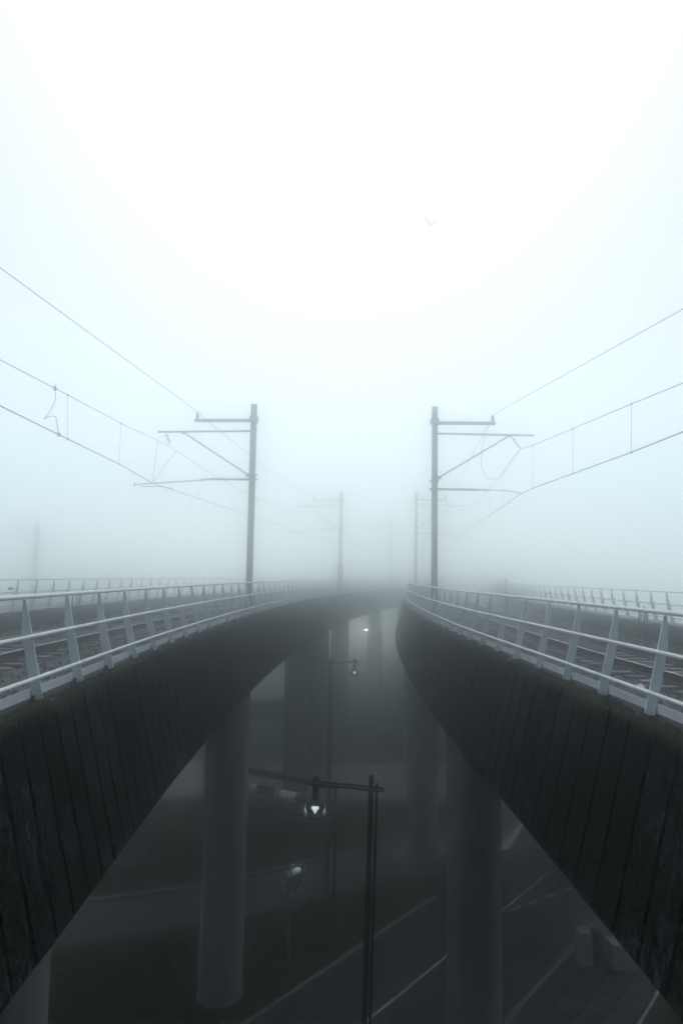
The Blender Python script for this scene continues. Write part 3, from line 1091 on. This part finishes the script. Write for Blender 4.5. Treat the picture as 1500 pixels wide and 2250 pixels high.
# ------------------------------------------------------------------ street lamps
def make_lamp(label):
    """local: +X is the arm direction, base on the ground"""
    t = thing('street_lamp', label, 'street lamp', group='twin-tube street lamps')
    build('main_pole', MB().tube([(0, 0, -0.1), (0, 0, 5), (0, 0, 9.50)], [0.056, 0.050, 0.044], 14).tube([(0, 0, 9.50), (0, 0, 9.525)], [0.044, 0.026], 14), 'lamp', t, smooth=False)
    build('side_pole', MB().tube([(-0.10, 0.02, -0.1), (-0.10, 0.02, 9.39)], 0.026, 10), 'lamp', t)
    # long ring arm round poles and lamp stem
    pts = []
    R = 0.09
    x0, x1 = -0.13, 1.05
    for i in range(9):
        a = PI / 2 + PI * i / 8
        pts.append((x0 + R * math.cos(a), R * math.sin(a), 9.29 + (x0) * 0.07))
    for i in range(9):
        a = -PI / 2 + PI * i / 8
        pts.append((x1 + R * math.cos(a), R * math.sin(a), 9.29 + x1 * 0.07))
    arm = build('ring_arm', MB().tube(pts, 0.021, 8, closed=True), 'lamp', t, smooth=True)
    stem = build('lamp_stem', MB().lathe([(0.035, 0.45), (0.05, 0.43), (0.056, 0.40), (0.056, 0.05), (0.075, 0.03), (0.085, 0.0)], 16, (0.97, 0, 9.04)), 'lamp', arm, smooth=True)
    hd = build('lamp_cap', MB().lathe([(0.08, 0.02), (0.11, 0.0), (0.145, -0.03), (0.15, -0.045)], 24, (0.97, 0, 9.05), cap=True), 'lamp', t, smooth=True)
    prof = [(0.145, -0.035), (0.178, -0.08), (0.200, -0.15), (0.208, -0.24)]
    build('glass_bell', MB().lathe(prof, 28, (0.97, 0, 9.05), cap=False), 'glass', hd, smooth=True)
    build('rim', MB().tube([(0.97 + 0.21 * math.cos(a), 0.21 * math.sin(a), 8.81) for a in [i * 2 * PI / 28 for i in range(28)]], 0.011, 6, closed=True), 'lamp', hd, smooth=True)
    # glowing heart shape: the bulb, its two reflections built as glowing lobes
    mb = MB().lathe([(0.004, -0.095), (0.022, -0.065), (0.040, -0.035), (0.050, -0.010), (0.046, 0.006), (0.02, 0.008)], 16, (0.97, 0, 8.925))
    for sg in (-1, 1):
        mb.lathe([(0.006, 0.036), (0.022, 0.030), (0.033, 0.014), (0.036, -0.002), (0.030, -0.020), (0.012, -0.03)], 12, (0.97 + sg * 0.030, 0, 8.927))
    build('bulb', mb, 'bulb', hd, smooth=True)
    for sgn in (-1, 1):
        build('rim_lug', MB().box((0.97 + sgn * 0.25, 0, 8.82), (0.06, 0.03, 0.02)), 'lamp', hd)
    return t


l1 = make_lamp('near black twin-tube street lamp with a bell shade, between the viaducts')
l1.location = (0.42, 12.4, 0)
l1.rotation_euler = (0, 0.020, PI)
l1.rotation_euler = (0, -0.019, PI)
l2 = copy_tree(l1)
l2['label'] = 'second twin-tube street lamp, hazier, its lit bell in front of the far pillars'
l2.location = (-0.31, 29.6, 0.0)
l2.rotation_euler = (0, 0, 0.0)
# a farther lamp of another make: flat oval head seen as one bright spot
t = thing('street_lamp', 'distant street lamp seen only as a bright oval spot of light', 'street lamp', (3.1, 51.0, 0))
build('pole', MB().tube([(0, 0, -0.1), (0, 0, 8.9), (-0.15, 0, 9.15), (-0.8, 0, 9.2)], [0.07, 0.05, 0.04, 0.03], 10), 'lamp', t)
mb = MB().lathe([(0.02, 0.10), (0.16, 0.07), (0.24, 0.02), (0.24, -0.02)], 20, (0, 0, 0))
hd = build('lamp_head', mb, 'lamp', t, (-1.15, 0, 9.15))
hd.scale = (1.25, 0.8, 1)
build('light_panel', MB().lathe([(0.09, -0.02), (0.11, -0.05), (0.10, -0.08), (0.05, -0.10)], 20), 'led', hd, smooth=True)

# ------------------------------------------------------------------ height gauge over the path
PA, PB = Vector((-4.75, 29.0)), Vector((-0.05, 26.55))
d = (PB - PA).normalized()
rz = math.atan2(d.y, d.x)
L = (PB - PA).length
t = thing('height_gauge', 'dark height-limit portal with hanging red and white tubes over the path', 'height gauge', (PA.x, PA.y, 0), rz)
for x in (0.0, L):
    build('post', MB().box((x, 0, 2.6), (0.085, 0.085, 5.3)), 'dark', t)
build('beam', MB().box((L / 2, 0, 5.12), (L + 0.3, 0.14, 0.24)), 'dark', t)
for (x0, ln_, zt) in ((1.05, 1.42, 4.48), (2.88, 1.42, 4.44)):
    tb = build('hanging_tube', MB().tube([(x0, 0, zt), (x0 + ln_, 0, zt)], 0.165, 14), 'white', t, smooth=False)
    segs = ((0.52, 1.0, 'red'),)
    for f0, f1, mt in segs:
        build('red_band', MB().tube([(x0 + f0 * ln_, 0, zt), (x0 + f1 * ln_ + 0.004, 0, zt)], 0.169, 14), mt, tb)
    build('strap', MB().tube([(x0 + 0.26 * ln_ - 0.02, 0, zt), (x0 + 0.26 * ln_ + 0.02, 0, zt)], 0.171, 14), 'dark', tb)
    for f in (0.26, 0.8):
        build('chain', MB().tube([(x0 + f * ln_, 0, zt + 0.15), (x0 + f * ln_, 0, 5.02)], 0.009, 5), 'dark', t)

# ------------------------------------------------------------------ traffic mirror
t = thing('traffic_mirror', 'oval-looking convex traffic mirror with a studded rim on a thin post', 'mirror', (-1.54, 23.95, 0))
build('post', MB().tube([(0, 0.06, -0.05), (0.0, 0.06, 3.2)], 0.038, 10), 'pillar', t)
face = Vector((0.66, -0.74, -0.06)).normalized()
rot = face.to_track_quat('Z', 'Y').to_euler()
cen = Vector((0.15, 0.0, 2.88))
Rm = 0.40
dome = [(Rm * math.sin(a) / math.sin(0.75), 0.5 * (math.cos(a) - math.cos(0.75))) for a in [0.75 - 0.74 * i / 8 for i in range(9)]]
m_ = build('mirror_face', MB().lathe(dome, 32), 'mirror', t, cen, rot, smooth=True)
build('backing', MB().lathe([(0.02, -0.10), (0.30, -0.07), (0.43, -0.02), (0.43, 0.0), (0.405, 0.012)], 32), 'dark', t, cen, rot, smooth=True)
for i in range(18):
    a = 2 * PI * i / 18
    mb = MB().box((0.455 * math.cos(a), 0.455 * math.sin(a), 0.0), (0.05, 0.085, 0.035), a)
    build('rim_stud', mb, 'white' if i % 2 else 'red', t, cen, rot)
build('bracket', MB().tube([(0, 0.06, 2.85), tuple(cen - face * 0.08)], 0.02, 8), 'dark', t)

# ------------------------------------------------------------------ blocks and cabinet on the pavement
def rough_block(name, label, poly, h, loc, rz, top=0.9):
    mb = MB()
    k = len(poly)
    rows = 4
    vs = []
    rr = random.Random(hash(label) % 1000 if False else len(label))
    for i in range(rows):
        f = 1 - (1 - top) * i / (rows - 1)
        for x, y in poly:
            vs.append((x * f + rr.uniform(-.012, .012), y * f + rr.uniform(-.012, .012), h * i / (rows - 1) + rr.uniform(-.01, .01) * (i > 0)))
    fs = [tuple(reversed(range(k))), tuple((rows - 1) * k + i for i in range(k))]
    for i in range(rows - 1):
        for j in range(k):
            fs.append((i * k + j, i * k + (j + 1) % k, (i + 1) * k + (j + 1) % k, (i + 1) * k + j))
    mb.add(vs, fs)
    return tag(build(name, mb, 'block', None, loc, (0, 0, rz)), label, 'block', 'concrete blocks on the pavement')


rough_block('concrete_block', 'upright concrete block left of the dark bin on the pavement', [(-0.26, -0.30), (0.22, -0.34), (0.30, 0.28), (-0.14, 0.34)], 1.02, (8.42, 24.45, 0.11), 0.15, 0.82)
rough_block('concrete_block', 'wide low concrete block right of the dark bin on the pavement', [(-0.55, -0.30), (0.55, -0.30), (0.58, 0.30), (-0.52, 0.32)], 0.78, (9.75, 24.25, 0.11), 0.05, 0.96)
t = thing('litter_bin', 'dark litter bin between the two concrete blocks on the pavement', 'bin', (8.98, 24.62, 0.11), 0.1)
build('body', MB().lathe([(0.20, 0.0), (0.22, 0.05), (0.23, 0.85)], 16), 'dark', t)
build('lid', MB().lathe([(0.245, 0.85), (0.245, 0.90), (0.18, 1.0), (0.06, 1.04)], 16), 'dark', t)

# double-beam gantry beside the cross road, half hidden by the pillars
t = thing('gantry', 'dark gantry of two broad beams half hidden behind the left pillars', 'gantry', (-8.2, 43.6, 0), 0.03)
for x in (0.0, 6.6):
    build('gantry_post', MB().box((x, 0.10, 2.7), (0.22, 0.12, 5.4)), 'dark', t)
build('beam', MB().box((3.3, 0, 4.98), (7.0, 0.10, 0.42)), 'dark', t)
build('beam', MB().box((3.3, 0, 4.22), (7.0, 0.10, 0.36)), 'dark', t)
build('infill_panel', MB().box((3.3, 0.02, 4.58), (6.9, 0.04, 0.40)), 'block', t)

# ------------------------------------------------------------------ gull
def gull():
    mb = MB()
    # body: lofted rings along local Y (nose at +Y)
    ring = [(-0.26, 0.012, 0.0), (-0.20, 0.035, 0.0), (-0.08, 0.06, -0.005), (0.05, 0.068, -0.01), (0.14, 0.048, 0.0), (0.19, 0.036, 0.012), (0.225, 0.030, 0.015), (0.25, 0.012, 0.01), (0.285, 0.004, 0.004)]
    mb.tube([(0, y, z) for y, r, z in ring], [r for y, r, z in ring], 10)
    # tail fan
    mb.add([(-0.02, -0.22, 0.004), (0.02, -0.22, 0.004), (0.075, -0.36, 0.0), (0, -0.375, 0.0), (-0.075, -0.36, 0.0), (-0.02, -0.22, -0.006), (0.02, -0.22, -0.006), (0.075, -0.36, -0.006), (0, -0.375, -0.006), (-0.075, -0.36, -0.006)],
           [(0, 1, 2, 3, 4), (9, 8, 7, 6, 5), (0, 5, 6, 1), (1, 6, 7, 2), (2, 7, 8, 3), (3, 8, 9, 4), (4, 9, 5, 0)])
    # wings: stations (span, lead y, trail y, z)
    def wing(sgn, st):
        vs, fs = [], []
        for x, yl, yt, z, th in st:
            vs += [(sgn * x, yl, z), (sgn * x, (yl + yt) / 2, z + th), (sgn * x, yt, z), (sgn * x, (yl + yt) / 2, z - th * .4)]
        for i in range(len(st) - 1):
            for j in range(4):
                q = (j + 1) % 4
                f = (i * 4 + j, i * 4 + q, (i + 1) * 4 + q, (i + 1) * 4 + j)
                fs.append(f if sgn < 0 else f[::-1])
        fs += [(0, 1, 2, 3), tuple((len(st) - 1) * 4 + j for j in (3, 2, 1, 0))]
        mb.add(vs, fs)
    wing(-1, [(0.03, 0.10, -0.08, 0.02, .014), (0.14, 0.13, -0.07, 0.13, .013), (0.26, 0.13, -0.05, 0.22, .011), (0.40, 0.06, -0.07, 0.25, .008), (0.52, 0.0, -0.08, 0.265, .005), (0.60, -0.08, -0.10, 0.27, .002)])
    wing(1, [(0.03, 0.10, -0.08, 0.02, .014), (0.13, 0.13, -0.07, 0.10, .013), (0.24, 0.13, -0.05, 0.16, .011), (0.36, 0.06, -0.07, 0.16, .008), (0.46, 0.0, -0.08, 0.165, .005), (0.53, -0.08, -0.10, 0.165, .002)])
    o = build('gull', mb, 'feather', None, (3.87, 30.0, 29.15), (0.1, 0.12, 0.5), smooth=False)
    return tag(o, 'pale gull gliding high in the white sky with raised wings', 'bird')


gull()

# ------------------------------------------------------------------ the fog
B = G + 10
hz = MB().add([(x, y, z) for z in (-1.0, HAZE_TOP) for x, y in ((-B, -B), (B, -B), (B, B), (-B, B))],
              [(3, 2, 1, 0), (4, 5, 6, 7), (0, 1, 5, 4), (1, 2, 6, 5), (2, 3, 7, 6), (3, 0, 4, 7)])
hm = bpy.data.materials.new('fog')
hm.use_nodes = True
n, l = nodes_of(hm)
n.remove(n['Principled BSDF'])
pvn = n.new('ShaderNodeVolumePrincipled')
pvn.inputs['Density'].default_value = HAZE_DENSITY
pvn.inputs['Color'].default_value = (0.963, 0.991, 0.997, 1)
pvn.inputs['Anisotropy'].default_value = 0.979
l.new(pvn.outputs[0], n['Material Output'].inputs['Volume'])
M['fog'] = hm
hz_o = build('haze', hz, 'fog')
kind(hz_o, 'stuff')
tag(hz_o, 'dense pale morning fog filling the whole scene', 'fog')
